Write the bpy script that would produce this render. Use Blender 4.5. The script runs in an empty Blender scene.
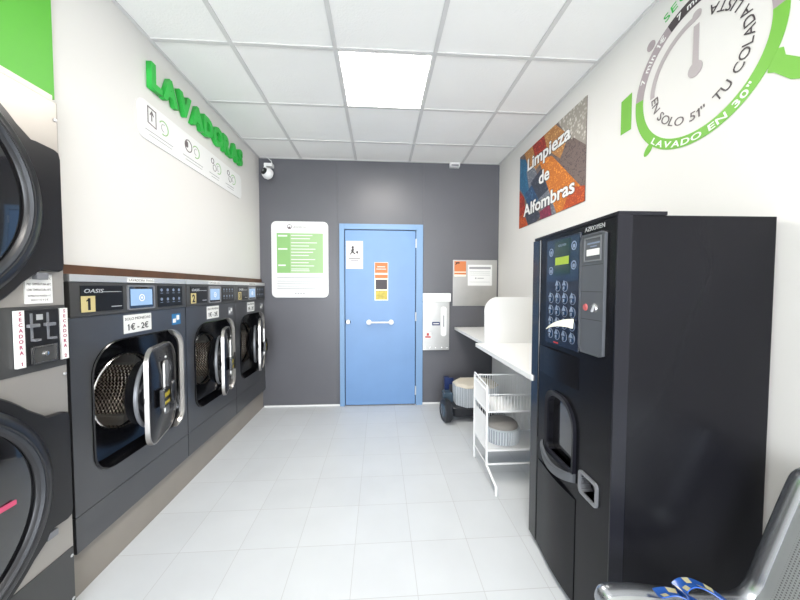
import bpy, bmesh, math, random
from mathutils import Matrix, Vector
random.seed(7)
PI = math.pi
scene = bpy.context.scene
C = scene.collection
# ------------------------------------------------------------------ camera
cam_d = bpy.data.cameras.new('camera'); cam = bpy.data.objects.new('camera', cam_d); C.objects.link(cam)
cam_d.sensor_width = 36; cam_d.lens = 36*315.64/800; cam_d.clip_start = .02
ya, pt, ro = .0641, -.0371, -.0019
A_ = Matrix(((math.cos(ya), -math.sin(ya), 0), (math.sin(ya), math.cos(ya), 0), (0, 0, 1)))
B_ = Matrix(((1, 0, 0), (0, math.cos(pt), math.sin(pt)), (0, -math.sin(pt), math.cos(pt))))
D_ = Matrix(((math.cos(ro), 0, -math.sin(ro)), (0, 1, 0), (math.sin(ro), 0, math.cos(ro))))
R_ = D_ @ B_ @ A_
rt, fw, up = R_[0], R_[1], R_[2]
M4 = Matrix((rt, up, -fw)).transposed().to_4x4(); M4.translation = (0, 0, 1.3425)
cam.matrix_world = M4
scene.camera = cam
# ------------------------------------------------------------------ world, daylight, exposure
w = bpy.data.worlds.new('world'); scene.world = w; w.use_nodes = True
bg = w.node_tree.nodes['Background']; bg.inputs[0].default_value = (.80, .88, 1, 1); bg.inputs[1].default_value = 1.3
def area(name, loc, rot, sx, sy, e, col):
    l = bpy.data.lights.new(name, 'AREA'); l.shape = 'RECTANGLE'; l.size = sx; l.size_y = sy; l.energy = e; l.color = col
    o = bpy.data.objects.new(name, l); C.objects.link(o); o.location = loc; o.rotation_euler = rot; return o
area('daylight', (0.0, -2.75, 1.35), (PI/2, 0, 0), 2.5, 2.3, 115, (.90, .95, 1))
LIGHT_E = 17.0
vs = scene.view_settings; vs.view_transform = 'Standard'; vs.look = 'None'; vs.gamma = 1; vs.use_curve_mapping = False
vs.exposure = 1.15

# ------------------------------------------------------------------ materials
def mat(name, col, rough=.5, metal=0, spec=.5, emit=0, bump=None, alpha=None, coat=0, var=None):
    m = bpy.data.materials.new(name); m.use_nodes = True; nt = m.node_tree; b = nt.nodes['Principled BSDF']
    b.inputs['Base Color'].default_value = (*col, 1); b.inputs['Roughness'].default_value = rough
    b.inputs['Metallic'].default_value = metal; b.inputs['Specular IOR Level'].default_value = spec
    b.inputs['Coat Weight'].default_value = coat; b.inputs['Coat Roughness'].default_value = .08
    if emit: b.inputs['Emission Color'].default_value = (*col, 1); b.inputs['Emission Strength'].default_value = emit
    tc = nt.nodes.new('ShaderNodeTexCoord')
    if bump:
        n = nt.nodes.new('ShaderNodeTexNoise'); n.inputs['Scale'].default_value = bump[0]; n.inputs['Detail'].default_value = 4
        nt.links.new(tc.outputs['Object'], n.inputs['Vector'])
        bp = nt.nodes.new('ShaderNodeBump'); bp.inputs['Strength'].default_value = bump[1]; bp.inputs['Distance'].default_value = .003
        nt.links.new(n.outputs['Fac'], bp.inputs['Height']); nt.links.new(bp.outputs['Normal'], b.inputs['Normal'])
    if var:
        n = nt.nodes.new('ShaderNodeTexNoise'); n.inputs['Scale'].default_value = var[0]; n.inputs['Detail'].default_value = 3
        nt.links.new(tc.outputs['Object'], n.inputs['Vector'])
        r = nt.nodes.new('ShaderNodeValToRGB'); r.color_ramp.elements[0].position = .35; r.color_ramp.elements[1].position = .65
        r.color_ramp.elements[0].color = (*[c*(1-var[1]) for c in col], 1); r.color_ramp.elements[1].color = (*[min(1, c*(1+var[1])) for c in col], 1)
        nt.links.new(n.outputs['Fac'], r.inputs[0]); nt.links.new(r.outputs[0], b.inputs['Base Color'])
    return m
def rgb(r, g, b_):
    f = lambda v: (v/255/12.92) if v/255 <= .04045 else ((v/255+.055)/1.055)**2.4
    return tuple(.64*v for v in (f(r), f(g), f(b_)))
M = {}
M['wall'] = mat('white_paint', (.67, .655, .63), .6, bump=(60, .08), var=(1.2, .012))
M['slate'] = mat('slate_laminate', rgb(111, 111, 117), .38, spec=.5, var=(1.5, .05), bump=(9, .05))
M['white'] = mat('white_plastic', (.76, .76, .75), .4)
M['matte_white'] = mat('matte_white', (.80, .80, .80), .6)
M['cream'] = mat('cream_paint', (.80, .74, .62), .5)
M['green'] = mat('green_foam', rgb(48, 212, 80), .45)
M['lime'] = mat('lime_vinyl', rgb(128, 208, 62), .5)
M['lime_wall'] = mat('lime_panel', rgb(98, 208, 48), .5)
M['mauve'] = mat('mauve_vinyl', rgb(190, 176, 180), .5)
M['mauve2'] = mat('pale_mauve_vinyl', rgb(205, 195, 196), .5)
M['ink'] = mat('dark_ink', rgb(70, 60, 64), .5)
M['ink2'] = mat('grey_ink', rgb(120, 108, 110), .5)
M['black_ink'] = mat('black_ink', (.01, .01, .012), .5)
M['plinth'] = mat('plinth_board', rgb(176, 168, 158), .45, var=(3, .05))
M['wood'] = mat('brown_wood', rgb(100, 64, 38), .5, var=(6, .2))
M['champagne'] = mat('champagne_steel', (.40, .375, .345), .42, .55, var=(2, .04))
M['dryer_dark'] = mat('dark_grey_steel', (.075, .075, .075), .4, .4)
M['black_plastic'] = mat('black_plastic', (.012, .012, .014), .28, spec=.5)
M['black_gloss'] = mat('black_gloss', (.006, .006, .008), .20, spec=.45, coat=.15)
M['matte_black'] = mat('matte_black', (.008, .008, .009), .35, spec=.3)
M['dark_glass'] = mat('dark_glass', (.006, .006, .007), .04, spec=.8, coat=1)
M['washer'] = mat('washer_steel', (.128, .130, .136), .32, .7, var=(2.5, .05))
M['washer_panel'] = mat('washer_panel', (.060, .059, .058), .4, .2)
M['chrome'] = mat('chrome', (.72, .71, .70), .16, 1)
M['polished'] = mat('polished_steel', (.42, .44, .47), .26, .95)
M['satin'] = mat('satin_metal', (.46, .44, .42), .30, .9)
M['steel'] = mat('brushed_steel', (.46, .45, .43), .38, .85, var=(4, .06))
M['alu'] = mat('matte_aluminium', (.66, .66, .66), .42, .7)
M['grey_plastic'] = mat('grey_plastic', (.085, .09, .10), .4, .1)
M['grey_mid'] = mat('mid_grey_plastic', (.21, .215, .23), .35, .3)
M['charcoal'] = mat('charcoal_coat', (.006, .006, .008), .27, 0, spec=.16, bump=(220, .04), var=(2, .08))
M['charcoal_edge'] = mat('charcoal_edge', (.009, .009, .013), .3, 0, spec=.25)
M['door_blue'] = mat('blue_paint', rgb(128, 172, 226), .4, bump=(20, .03), var=(3, .03))
M['frame_blue'] = mat('light_blue_paint', rgb(140, 180, 224), .4)
M['gap'] = mat('shadow_gap', (.02, .04, .08), .8)
M['paper'] = mat('white_paper', (.74, .74, .72), .7)
M['paper_cream'] = mat('cream_paper', (.86, .82, .68), .7)
M['yellow_label'] = mat('yellow_label', rgb(232, 214, 150), .6)
M['orange'] = mat('orange_print', rgb(246, 146, 86), .6)
M['red'] = mat('red_print', rgb(222, 60, 60), .5)
M['pink_ink'] = mat('magenta_ink', rgb(196, 60, 110), .5)
M['pink'] = mat('pink_reflection', rgb(232, 90, 130), .4)
M['screen'] = mat('lit_screen', rgb(140, 170, 205), .25, emit=.5)
M['lcd'] = mat('lit_lcd', rgb(165, 190, 50), .3, emit=.15)
M['lcd_dark'] = mat('dark_green_glass', rgb(30, 62, 52), .15)
M['key_blue'] = mat('blue_keypad', rgb(22, 52, 84), .25)
M['key_navy'] = mat('navy_keypad', rgb(26, 34, 54), .25)
M['key_print'] = mat('pale_key_print', rgb(150, 165, 190), .4)
M['blue_dark'] = mat('navy_sticker', rgb(34, 50, 110), .4)
M['blue_sticker'] = mat('blue_sticker', rgb(60, 140, 200), .4)
M['led'] = mat('led_diffuser', (1, .955, .89), .5, emit=LIGHT_E)
M['light_green'] = mat('light_green_print', rgb(186, 226, 162), .5)
M['mid_green'] = mat('mid_green_print', rgb(160, 216, 132), .5)
M['grey_line'] = mat('grey_print', rgb(178, 178, 180), .6)
M['wire'] = mat('white_coated_wire', (.82, .82, .82), .35)
M['basket'] = mat('ribbed_white_plastic', (.60, .63, .66), .45)
M['groove_shade'] = mat('basket_groove_shade', (.34, .37, .40), .6)  # darker copy of the basket colour: shade painted into the grooves between ribs
M['basket_grey'] = mat('pale_grey_plastic', (.50, .53, .55), .5)
M['taupe'] = mat('taupe_fabric', (.30, .28, .26), .8, bump=(120, .3))
M['cloth'] = mat('beige_fabric', (.66, .60, .50), .8, bump=(120, .3))
M['rubber'] = mat('black_rubber', (.015, .017, .022), .45)
M['tyre_blue'] = mat('steel_blue_plastic', (.05, .08, .11), .25)
M['blue_plastic'] = mat('royal_blue_plastic', rgb(30, 52, 110), .35)
M['bag_blue'] = mat('blue_print_plastic', rgb(52, 104, 196), .25)
M['bag_pale'] = mat('pale_print', rgb(222, 214, 170), .4)
M['tee'] = mat('ceiling_grid_paint', (.62, .61, .60), .5)

def nodes(m): return m.node_tree, m.node_tree.nodes, m.node_tree.links
# floor tiles
m = mat('floor_tiles', (.7, .72, .75), .33, spec=.45); nt, N, L = nodes(m); b = N['Principled BSDF']
tc = N.new('ShaderNodeTexCoord'); mp = N.new('ShaderNodeMapping'); mp.inputs['Location'].default_value = (1.0171+.2958*10, -1.3236+.2958*10, 0)
L.new(tc.outputs['Object'], mp.inputs['Vector'])
br = N.new('ShaderNodeTexBrick'); br.offset = 0; br.inputs['Scale'].default_value = 1; br.inputs['Brick Width'].default_value = .2958
br.inputs['Row Height'].default_value = .2958; br.inputs['Mortar Size'].default_value = .0016; br.inputs['Mortar Smooth'].default_value = .3
br.inputs['Color1'].default_value = (.60, .62, .64, 1); br.inputs['Color2'].default_value = (.63, .65, .67, 1); br.inputs['Mortar'].default_value = (.48, .48, .49, 1)
L.new(mp.outputs[0], br.inputs['Vector'])
ns = N.new('ShaderNodeTexNoise'); ns.inputs['Scale'].default_value = 4; ns.inputs['Detail'].default_value = 5; L.new(tc.outputs['Object'], ns.inputs['Vector'])
mx = N.new('ShaderNodeMix'); mx.data_type = 'RGBA'; mx.blend_type = 'MULTIPLY'; mx.inputs[0].default_value = .12
L.new(br.outputs['Color'], mx.inputs[6]); L.new(ns.outputs['Fac'], mx.inputs[7]); L.new(mx.outputs[2], b.inputs['Base Color'])
bp = N.new('ShaderNodeBump'); bp.invert = True; bp.inputs['Strength'].default_value = .3; bp.inputs['Distance'].default_value = .002
L.new(br.outputs['Fac'], bp.inputs['Height']); L.new(bp.outputs[0], b.inputs['Normal'])
M['floor'] = m
# ceiling tile
m = mat('mineral_ceiling_tile', (.86, .85, .83), .8, bump=(90, .5)); M['ceil'] = m
# drum
m = mat('embossed_drum', (.3, .28, .26), .3, 1); nt, N, L = nodes(m); b = N['Principled BSDF']
uv = N.new('ShaderNodeUVMap'); sp = N.new('ShaderNodeSeparateXYZ'); L.new(uv.outputs[0], sp.inputs[0])
def mth(op, a, b2):
    n = N.new('ShaderNodeMath'); n.operation = op
    for i, v in enumerate((a, b2)):
        if v is None: continue
        if isinstance(v, (int, float)): n.inputs[i].default_value = v
        else: L.new(v, n.inputs[i])
    return n.outputs[0]
su = mth('SINE', mth('MULTIPLY', mth('ADD', sp.outputs[0], sp.outputs[1]), 2*PI/.040), None)
sv = mth('SINE', mth('MULTIPLY', mth('SUBTRACT', sp.outputs[0], sp.outputs[1]), 2*PI/.040), None)
pr = mth('MULTIPLY', su, sv)
cr = N.new('ShaderNodeValToRGB'); cr.color_ramp.elements[0].position = .12; cr.color_ramp.elements[0].color = (.03, .025, .02, 1)
cr.color_ramp.elements[1].position = .5; cr.color_ramp.elements[1].color = (.75, .66, .58, 1)
L.new(mth('ABSOLUTE', pr, None), cr.inputs[0]); L.new(cr.outputs[0], b.inputs['Base Color'])
bp = N.new('ShaderNodeBump'); bp.inputs['Strength'].default_value = .8; bp.inputs['Distance'].default_value = .006; L.new(pr, bp.inputs['Height']); L.new(bp.outputs[0], b.inputs['Normal'])
M['drum'] = m
# perforated seat steel
m = mat('perforated_steel', (.74, .77, .78), .42, .12); nt, N, L = nodes(m); b = N['Principled BSDF']
uv = N.new('ShaderNodeUVMap'); sp = N.new('ShaderNodeSeparateXYZ'); L.new(uv.outputs[0], sp.inputs[0])
fu = mth('SUBTRACT', mth('FRACT', mth('DIVIDE', sp.outputs[0], .0075), None), .5); fv = mth('SUBTRACT', mth('FRACT', mth('DIVIDE', sp.outputs[1], .0075), None), .5)
dd = mth('SQRT', mth('ADD', mth('MULTIPLY', fu, fu), mth('MULTIPLY', fv, fv)), None)
inn = mth('MULTIPLY', mth('LESS_THAN', dd, .27), mth('MULTIPLY', mth('GREATER_THAN', sp.outputs[1], .06), mth('LESS_THAN', sp.outputs[1], .46)))
mx = N.new('ShaderNodeMix'); mx.data_type = 'RGBA'; mx.inputs[6].default_value = (.74, .77, .78, 1); mx.inputs[7].default_value = (.30, .31, .32, 1)
L.new(inn, mx.inputs[0]); L.new(mx.outputs[2], b.inputs['Base Color']); M['perf'] = m
# pane glass (passes daylight, thin)
m = bpy.data.materials.new('window_glass'); m.use_nodes = True; nt, N, L = nodes(m)
for n in list(N):
    if n.type == 'BSDF_PRINCIPLED': N.remove(n)
tr = N.new('ShaderNodeBsdfTransparent'); gl = N.new('ShaderNodeBsdfGlossy'); gl.inputs['Roughness'].default_value = .02
fr = N.new('ShaderNodeFresnel'); fr.inputs[0].default_value = 1.45; ms = N.new('ShaderNodeMixShader')
L.new(fr.outputs[0], ms.inputs[0]); L.new(tr.outputs[0], ms.inputs[1]); L.new(gl.outputs[0], ms.inputs[2]); L.new(ms.outputs[0], N['Material Output'].inputs[0])
M['glass'] = m
# pile rug prints
def rug(name, c1, c2, sc=70):
    c1 = tuple(min(.9, v*1.75) for v in c1); c2 = tuple(v*1.75 for v in c2); m = mat(name, c1, .85); nt, N, L = nodes(m); b = N['Principled BSDF']; tc = N.new('ShaderNodeTexCoord')
    v = N.new('ShaderNodeTexVoronoi'); v.inputs['Scale'].default_value = sc; L.new(tc.outputs['Object'], v.inputs['Vector'])
    n = N.new('ShaderNodeTexNoise'); n.inputs['Scale'].default_value = 25; L.new(tc.outputs['Object'], n.inputs['Vector'])
    ad = N.new('ShaderNodeMath'); ad.operation = 'MULTIPLY_ADD'; ad.inputs[1].default_value = .9; L.new(v.outputs['Distance'], ad.inputs[0]); L.new(n.outputs['Fac'], ad.inputs[2])
    r = N.new('ShaderNodeValToRGB'); r.color_ramp.elements[0].position = .45; r.color_ramp.elements[0].color = (*c1, 1); r.color_ramp.elements[1].position = .95; r.color_ramp.elements[1].color = (*c2, 1)
    L.new(ad.outputs[0], r.inputs[0]); L.new(r.outputs[0], b.inputs['Base Color']); return m
RUG = {'or': rug('orange_pile', rgb(226, 150, 60), rgb(170, 96, 40)), 'br': rug('brown_pile', rgb(58, 48, 50), rgb(104, 90, 86)),
       'bl': rug('blue_pile', rgb(70, 104, 136), rgb(36, 62, 92)), 'gy': rug('grey_pile', rgb(150, 152, 156), rgb(92, 96, 106)),
       'wh': rug('zebra_pile', rgb(205, 200, 190), rgb(140, 134, 126), 40), 'rd': rug('red_pile', rgb(196, 70, 48), rgb(120, 40, 34)),
       'ro': rug('rust_pile', rgb(214, 104, 46), rgb(150, 62, 34)), 'tq': rug('sea_blue_pile', rgb(58, 120, 150), rgb(40, 84, 116)),
       'mg': rug('magenta_pile', rgb(160, 50, 80), rgb(100, 40, 60)), 'tn': rug('tan_pile', rgb(206, 156, 98), rgb(150, 104, 62)),
       'dg': rug('slate_pile', rgb(76, 82, 96), rgb(48, 52, 64))}

# ------------------------------------------------------------------ mesh helpers
def NB(): return bmesh.new()
def obj(name, bm, m, parent=None, smooth=False, loc=None):
    bmesh.ops.recalc_face_normals(bm, faces=bm.faces[:])
    me = bpy.data.meshes.new(name); bm.to_mesh(me); bm.free()
    o = bpy.data.objects.new(name, me); C.objects.link(o)
    for x in (m if isinstance(m, (list, tuple)) else [m]): me.materials.append(M[x] if isinstance(x, str) else x)
    if smooth:
        for p in me.polygons: p.use_smooth = True
        me.set_sharp_from_angle(angle=math.radians(38))
    if parent: o.parent = parent
    if loc: o.location = loc
    return o
def tag(o, label, cat, group=None):
    o['label'] = label; o['category'] = cat
    if group: o['group'] = group
    return o
def struct(o): o['kind'] = 'structure'; return o
def thing(name, label, cat, loc, rz=0, group=None):
    o = bpy.data.objects.new(name, None); C.objects.link(o); o.empty_display_size = .1
    o.location = loc; o.rotation_euler = (0, 0, rz); return tag(o, label, cat, group)
def box(bm, x0, x1, y0, y1, z0, z1, bev=0, mi=0):
    b2 = bmesh.new()
    r = bmesh.ops.create_cube(b2, size=1)
    for v in b2.verts: v.co = Vector(((x0+x1)/2+v.co.x*(x1-x0), (y0+y1)/2+v.co.y*(y1-y0), (z0+z1)/2+v.co.z*(z1-z0)))
    if bev: bmesh.ops.bevel(b2, geom=b2.edges[:], offset=bev, segments=2, affect='EDGES', profile=.7)
    for f in b2.faces: f.material_index = mi
    merge(bm, b2)
def merge(bm, b2, mtx=None):
    if mtx is not None: b2.transform(mtx)
    me = bpy.data.meshes.new('tmp'); b2.to_mesh(me); b2.free(); bm.from_mesh(me); bpy.data.meshes.remove(me)
def loft(bm, rings, cap0=False, cap1=False, closed=True, mi=0):
    vs_ = [[bm.verts.new(p) for p in r] for r in rings]; n = len(rings[0])
    for a, b2 in zip(vs_, vs_[1:]):
        for i in range(n if closed else n-1):
            j = (i+1) % n
            try: bm.faces.new((a[i], a[j], b2[j], b2[i])).material_index = mi
            except ValueError: pass
    if cap0: bm.faces.new(vs_[0]).material_index = mi
    if cap1: bm.faces.new(list(reversed(vs_[-1]))).material_index = mi
    return vs_
def P3(pts, y): return [(x, y, z) for x, z in pts]
def prism(bm, pts, y0, y1, mi=0, bev=0):
    if bev:
        cx = sum(p[0] for p in pts)/len(pts); cz = sum(p[1] for p in pts)/len(pts)
        sh = [(cx+(x-cx)*(1-bev/max(1e-6, math.hypot(x-cx, z-cz))), cz+(z-cz)*(1-bev/max(1e-6, math.hypot(x-cx, z-cz)))) for x, z in pts]
        loft(bm, [P3(sh, y0), P3(pts, y0+bev), P3(pts, y1)], True, True, mi=mi)
    else: loft(bm, [P3(pts, y0), P3(pts, y1)], True, True, mi=mi)
def rrect(x0, x1, z0, z1, r, n=8):
    if not isinstance(r, (list, tuple)): r = [r]*4          # bl, br, tr, tl
    out = []
    for (cx, cz, a0, rr) in ((x0+r[0], z0+r[0], PI, r[0]), (x1-r[1], z0+r[1], 1.5*PI, r[1]), (x1-r[2], z1-r[2], 0, r[2]), (x0+r[3], z1-r[3], .5*PI, r[3])):
        for k in range(n+1):
            a = a0+k/n*PI/2; out.append((cx+rr*math.cos(a), cz+rr*math.sin(a)))
    return out
def circ(cx, cz, r, n=48): return [(cx+r*math.cos(2*PI*k/n), cz+r*math.sin(2*PI*k/n)) for k in range(n)]
def angs(n=72, extra=()): return sorted(set([round(2*PI*k/n, 6) for k in range(n)]+[round(a % (2*PI), 6) for a in extra]))
def at(poly, cx, cz, A):
    out = []
    for a in A:
        dx, dz = math.cos(a), math.sin(a); best = None
        for i in range(len(poly)):
            (x1, z1), (x2, z2) = poly[i], poly[(i+1) % len(poly)]
            ex, ez = x2-x1, z2-z1; den = dx*ez-dz*ex
            if abs(den) < 1e-12: continue
            t = ((x1-cx)*ez-(z1-cz)*ex)/den; s = ((x1-cx)*dz-(z1-cz)*dx)/den
            if t > 0 and -1e-6 <= s <= 1+1e-6 and (best is None or t > best): best = t
        out.append((cx+dx*best, cz+dz*best))
    return out
def ring(bm, outer, inner, y0, y1, cx, cz, n=72, mi=0):
    ex = [math.atan2(z-cz, x-cx) for x, z in outer] if len(outer) <= 8 else []
    ex += [math.atan2(z-cz, x-cx) for x, z in inner] if len(inner) <= 8 else []
    A = angs(n, ex); o, i = at(outer, cx, cz, A), at(inner, cx, cz, A)
    loft(bm, [P3(i, y0), P3(o, y0), P3(o, y1), P3(i, y1), P3(i, y0)], mi=mi)
def rectp(x0, x1, z0, z1): return [(x0, z0), (x1, z0), (x1, z1), (x0, z1)]
def tube(bm, path, r, closed=False, seg=8, mi=0):
    P = [Vector(p) for p in path]; n = len(P); rings = []; prev = None
    for i in range(n):
        if closed: t = P[(i+1) % n]-P[i-1]
        else: t = P[min(i+1, n-1)]-P[max(i-1, 0)]
        t.normalize()
        if prev is None: u = t.orthogonal().normalized()
        else: u = (prev-t*prev.dot(t)).normalized()
        prev = u; v = t.cross(u); rr = r[i] if isinstance(r, (list, tuple)) else r
        rings.append([P[i]+(u*math.cos(2*PI*k/seg)+v*math.sin(2*PI*k/seg))*rr for k in range(seg)])
    if closed: rings.append(rings[0]); loft(bm, rings, mi=mi)
    else: loft(bm, rings, True, True, mi=mi)
def cyl(bm, p, q, r, seg=20, mi=0): tube(bm, [p, q], r, seg=seg, mi=mi)
def lathe(bm, prof, axis='Y', c=(0, 0, 0), n=48, cap0=False, cap1=False, uv=False):
    rings = []
    for r, h in prof:
        rg = []
        for k in range(n):
            a = 2*PI*k/n; x, z = r*math.cos(a), r*math.sin(a)
            rg.append((c[0]+x, c[1]+h, c[2]+z) if axis == 'Y' else ((c[0]+x, c[1]+z, c[2]+h) if axis == 'Z' else (c[0]+h, c[1]+x, c[2]+z)))
        rings.append(rg)
    vv = loft(bm, rings, cap0, cap1)
    if uv:
        ul = bm.loops.layers.uv.new('UVMap')
        idx = {}; ss = [0]
        for (r0, h0), (r1, h1) in zip(prof, prof[1:]): ss.append(ss[-1]+math.hypot(r1-r0, h1-h0))
        for i, rg in enumerate(vv):
            for k, v in enumerate(rg): idx[v] = (k, i)
        for f in bm.faces:
            ks = [idx[l.vert][0] for l in f.loops]; wrap = max(ks)-min(ks) > n/2
            for l in f.loops:
                k, i = idx[l.vert]
                if wrap and k < n/2: k += n
                l[ul].uv = (k/n*2*PI*uv, ss[i])
    return vv
_tc = {}
def glyph(s, bold=0, spacing=1):
    key = (s, bold, spacing)
    if key not in _tc:
        cu = bpy.data.curves.new('t', 'FONT'); cu.body = s; cu.size = 1; cu.offset = bold; cu.extrude = .5; cu.space_character = spacing; cu.resolution_u = 3
        o = bpy.data.objects.new('t', cu); C.objects.link(o); bpy.context.view_layer.update()
        dg = bpy.context.evaluated_depsgraph_get(); me = bpy.data.meshes.new_from_object(o.evaluated_get(dg))
        bpy.data.objects.remove(o); bpy.data.curves.remove(cu)
        if '1' in s:
            b2 = bmesh.new(); b2.from_mesh(me); top = .68+bold
            for i, ch in enumerate(s):
                if ch == '1':
                    xr = max(v.co.x for v in me.vertices) if i == len(s)-1 else glyph(s[:i+1], bold, spacing)[2]
                    sw = .075+bold*2; loft(b2, [[(px, py, pz) for px, py in ((xr-sw*.5, top), (xr-sw-.12, top-.13), (xr-sw-.12, top-.22), (xr-sw*.5, top-.12))] for pz in (-.5, .5)], True, True)
            b2.to_mesh(me); b2.free()
        xs = [v.co.x for v in me.vertices] or [0]; _tc[key] = (me, min(xs), max(xs))
    return _tc[key]
CAP = .70
def text(bm, s, x, z, h, y=-.001, d=.001, align='L', bold=0, width=None, rot=0, shear=0, mi=0, spacing=1):
    """text in the x-z plane facing -y; h = capital height; back of the letters at y, thickness d"""
    me, x0, x1 = glyph(s, bold, spacing); k = h/CAP; kx = k if width is None else width/(x1-x0)
    wd = (x1-x0)*kx; off = {'L': 0, 'C': -wd/2, 'R': -wd}[align]
    b2 = bmesh.new(); b2.from_mesh(me)
    cr_, sr = math.cos(rot), math.sin(rot)
    for v in b2.verts:
        px, pz, py = (v.co.x-x0)*kx+off, v.co.y*k, v.co.z
        px += shear*pz; 
        v.co = Vector((x+px*cr_-pz*sr, y-d*(py+.5), z+px*sr+pz*cr_))
    for f in b2.faces: f.material_index = mi
    merge(bm, b2); return wd
def arctext(bm, s, cx, cz, r, a0, a1, h, cw=False, y=-.0015, d=.001, bold=0):
    """r = baseline radius. ccw: letter tops point to the centre; cw: tops point outwards. fills a0..a1 (radians)"""
    ws = []
    for ch in s:
        if ch == ' ': ws.append(.38); continue
        me, x0, x1 = glyph(ch, bold); ws.append((x1-x0)+.13)
    tot = sum(ws)-.13; acc = 0
    kk = h/CAP; kx = abs(a1-a0)*r/tot
    for ch, w_ in zip(s, ws):
        mid = (acc+(w_-.13)/2)/tot; acc += w_
        if ch == ' ': continue
        a = a0+(a1-a0)*mid; px, pz = cx+r*math.cos(a), cz+r*math.sin(a)
        rot = a-PI/2 if cw else a+PI/2
        text(bm, ch, px, pz, h, y, d, 'C', bold, width=(w_-.13)*kx, rot=rot)
def arcband(cx, cz, r0, r1, a0, a1, n=40):
    return [(cx+r1*math.cos(a0+(a1-a0)*k/n), cz+r1*math.sin(a0+(a1-a0)*k/n)) for k in range(n+1)], [(cx+r0*math.cos(a0+(a1-a0)*k/n), cz+r0*math.sin(a0+(a1-a0)*k/n)) for k in range(n+1)]
def band(bm, cx, cz, r0, r1, a0, a1, y0, y1, n=40):
    o, i = arcband(cx, cz, r0, r1, a0, a1, n)
    rings = [[(p[0], y0, p[1]), (q[0], y0, q[1]), (q[0], y1, q[1]), (p[0], y1, p[1])] for p, q in zip(o, i)]
    loft(bm, rings, True, True)

# ================================================================== THE ROOM
XL, XR, YB, H = -1.3237, 1.376, 3.604, 2.769
YF = -2.6
b = NB(); box(b, -2.15, XR+.2, YF-.2, YB+.2, -.1, 0); struct(obj('floor', b, 'floor'))
b = NB(); box(b, -2.15, XR+.2, YF-.2, YB+.2, H, H+.1); struct(obj('ceiling', b, 'ceil'))
b = NB()                                                     # bulkhead over the machine alcove, alcove back, wall near the street
box(b, -2.15, XL, 1.366, YB, 1.44, H); box(b, -2.15, XL, .18, 1.366, 2.10, H); box(b, -2.15, XL, YF, .18, 0, H)
box(b, -2.15, -2.10, .18, YB, 0, 2.10)
struct(obj('wall_left', b, 'wall'))
b = NB(); box(b, XR, XR+.2, YF, YB, 0, H); struct(obj('wall_right', b, 'wall'))
b = NB()
for x0, x1 in ((-2.10, -.4755), (-.4725, .4985), (.5015, XR)): box(b, x0, x1, YB, YB+.1, 0, H)
box(b, -2.1, XR, YB+.006, YB+.12, 0, H)
struct(obj('wall_back', b, 'slate'))
b = NB(); box(b, -1.30, -.455, YB-.006, YB, 0, .016); box(b, .495, 1.30, YB-.006, YB, 0, .016); struct(obj('baseboard_back', b, 'white'))
b = NB(); box(b, XL+.004, -.0, YF, YF+.1, 0, .12); box(b, 0, XR-.004, YF, YF+.1, 0, .12); box(b, XL+.004, XR-.004, YF, YF+.1, 2.45, H-.002)
for x in (XL+.004, -.45, .42, XR-.064): box(b, x, x+.06, YF, YF+.1, .12, 2.45)
wf = struct(obj('window_1', b, 'alu')); b = NB(); box(b, XL+.06, XR-.06, YF+.045, YF+.051, .12, 2.45); obj('window_pane', b, 'glass', wf)
# ceiling grid
b = NB()
gx = [-.8642+.6*i for i in range(0, 4)]; gy = [1.9523+.6*j for j in range(-7, 3)]
for x in gx: box(b, x-.0125, x+.0125, YF+.1, YB, H-.006, H-.0005)
for y in gy: box(b, XL, XR, y-.0125, y+.0125, H-.0055, H-.0005)
box(b, XL, XL+.018, YF+.1, YB, H-.006, H-.0005); box(b, XR-.018, XR, YF+.1, YB, H-.006, H-.0005); box(b, XL, XR, YB-.015, YB, H-.006, H-.0005)
struct(obj('trim_1', b, 'tee'))
b = NB(); box(b, -2.10, -1.312, 1.37, YB, 0, .203); struct(obj('trim_2', b, 'plinth'))
b = NB(); box(b, -2.10, -1.31, 1.37, YB, 1.400, 1.4398); struct(obj('trim_3', b, 'wood'))
b = NB(); box(b, -2.10, -1.290, .19, 1.360, 2.064, 2.0999); struct(obj('trim_4', b, 'cream'))
b = NB(); box(b, XL, XL+.012, .18, 1.392, 2.1005, H-.008)
tag(obj('wall_panel', b, 'lime_wall'), 'bright lime green panel on the left wall above the tumble dryers', 'wall panel')
b = NB(); box(b, XR-.052, XR-.001, 1.62, YB-.002, .02, .80)
for k in range(66):
    y = 1.63+k*.03
    if y < YB-.02: box(b, XR-.062, XR-.052, y, y+.016, .02, .80)
struct(obj('trim_5', b, 'matte_white'))
# ceiling lights
def ceil_light(y, label):
    t = thing('ceiling_light', label, 'ceiling light', (.0358, y+.3, H-.006), 0, 'square ceiling light panels')
    b = NB(); ring(b, rectp(-.288, .288, -.288, .288), rectp(-.278, .278, -.278, .278), 0, .004, 0, 0, 8)
    b.transform(Matrix.Rotation(PI/2, 4, 'X')); obj('frame', b, 'white', t, loc=(0, 0, .001))
    b = NB(); box(b, -.278, .278, -.278, .278, .000, .0035); obj('diffuser', b, 'led', t)
    return t
ceil_light(1.9523, 'square lit white panel set in the suspended ceiling')
ceil_light(-.4477, 'added square ceiling light, out of view nearer the street, to brighten the room')  # second panel is added out of view to light the room
b = NB(); lathe(b, [(.001, -.022), (.03, -.02), (.036, -.008), (.038, 0)], 'Z', (.83, 1.33, H-.001), 24, True, True)
tag(obj('ceiling_sensor', b, 'white', smooth=True), 'small round white sensor on the ceiling near the stopwatch mural', 'sensor')
t = thing('emergency_light', 'small white box fixed where the ceiling meets the grey back wall', 'emergency light', (.845, YB, 2.73))
b = NB(); box(b, -.055, .055, -.055, 0, -.022, .028, .006); obj('housing', b, 'white', t)
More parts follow.
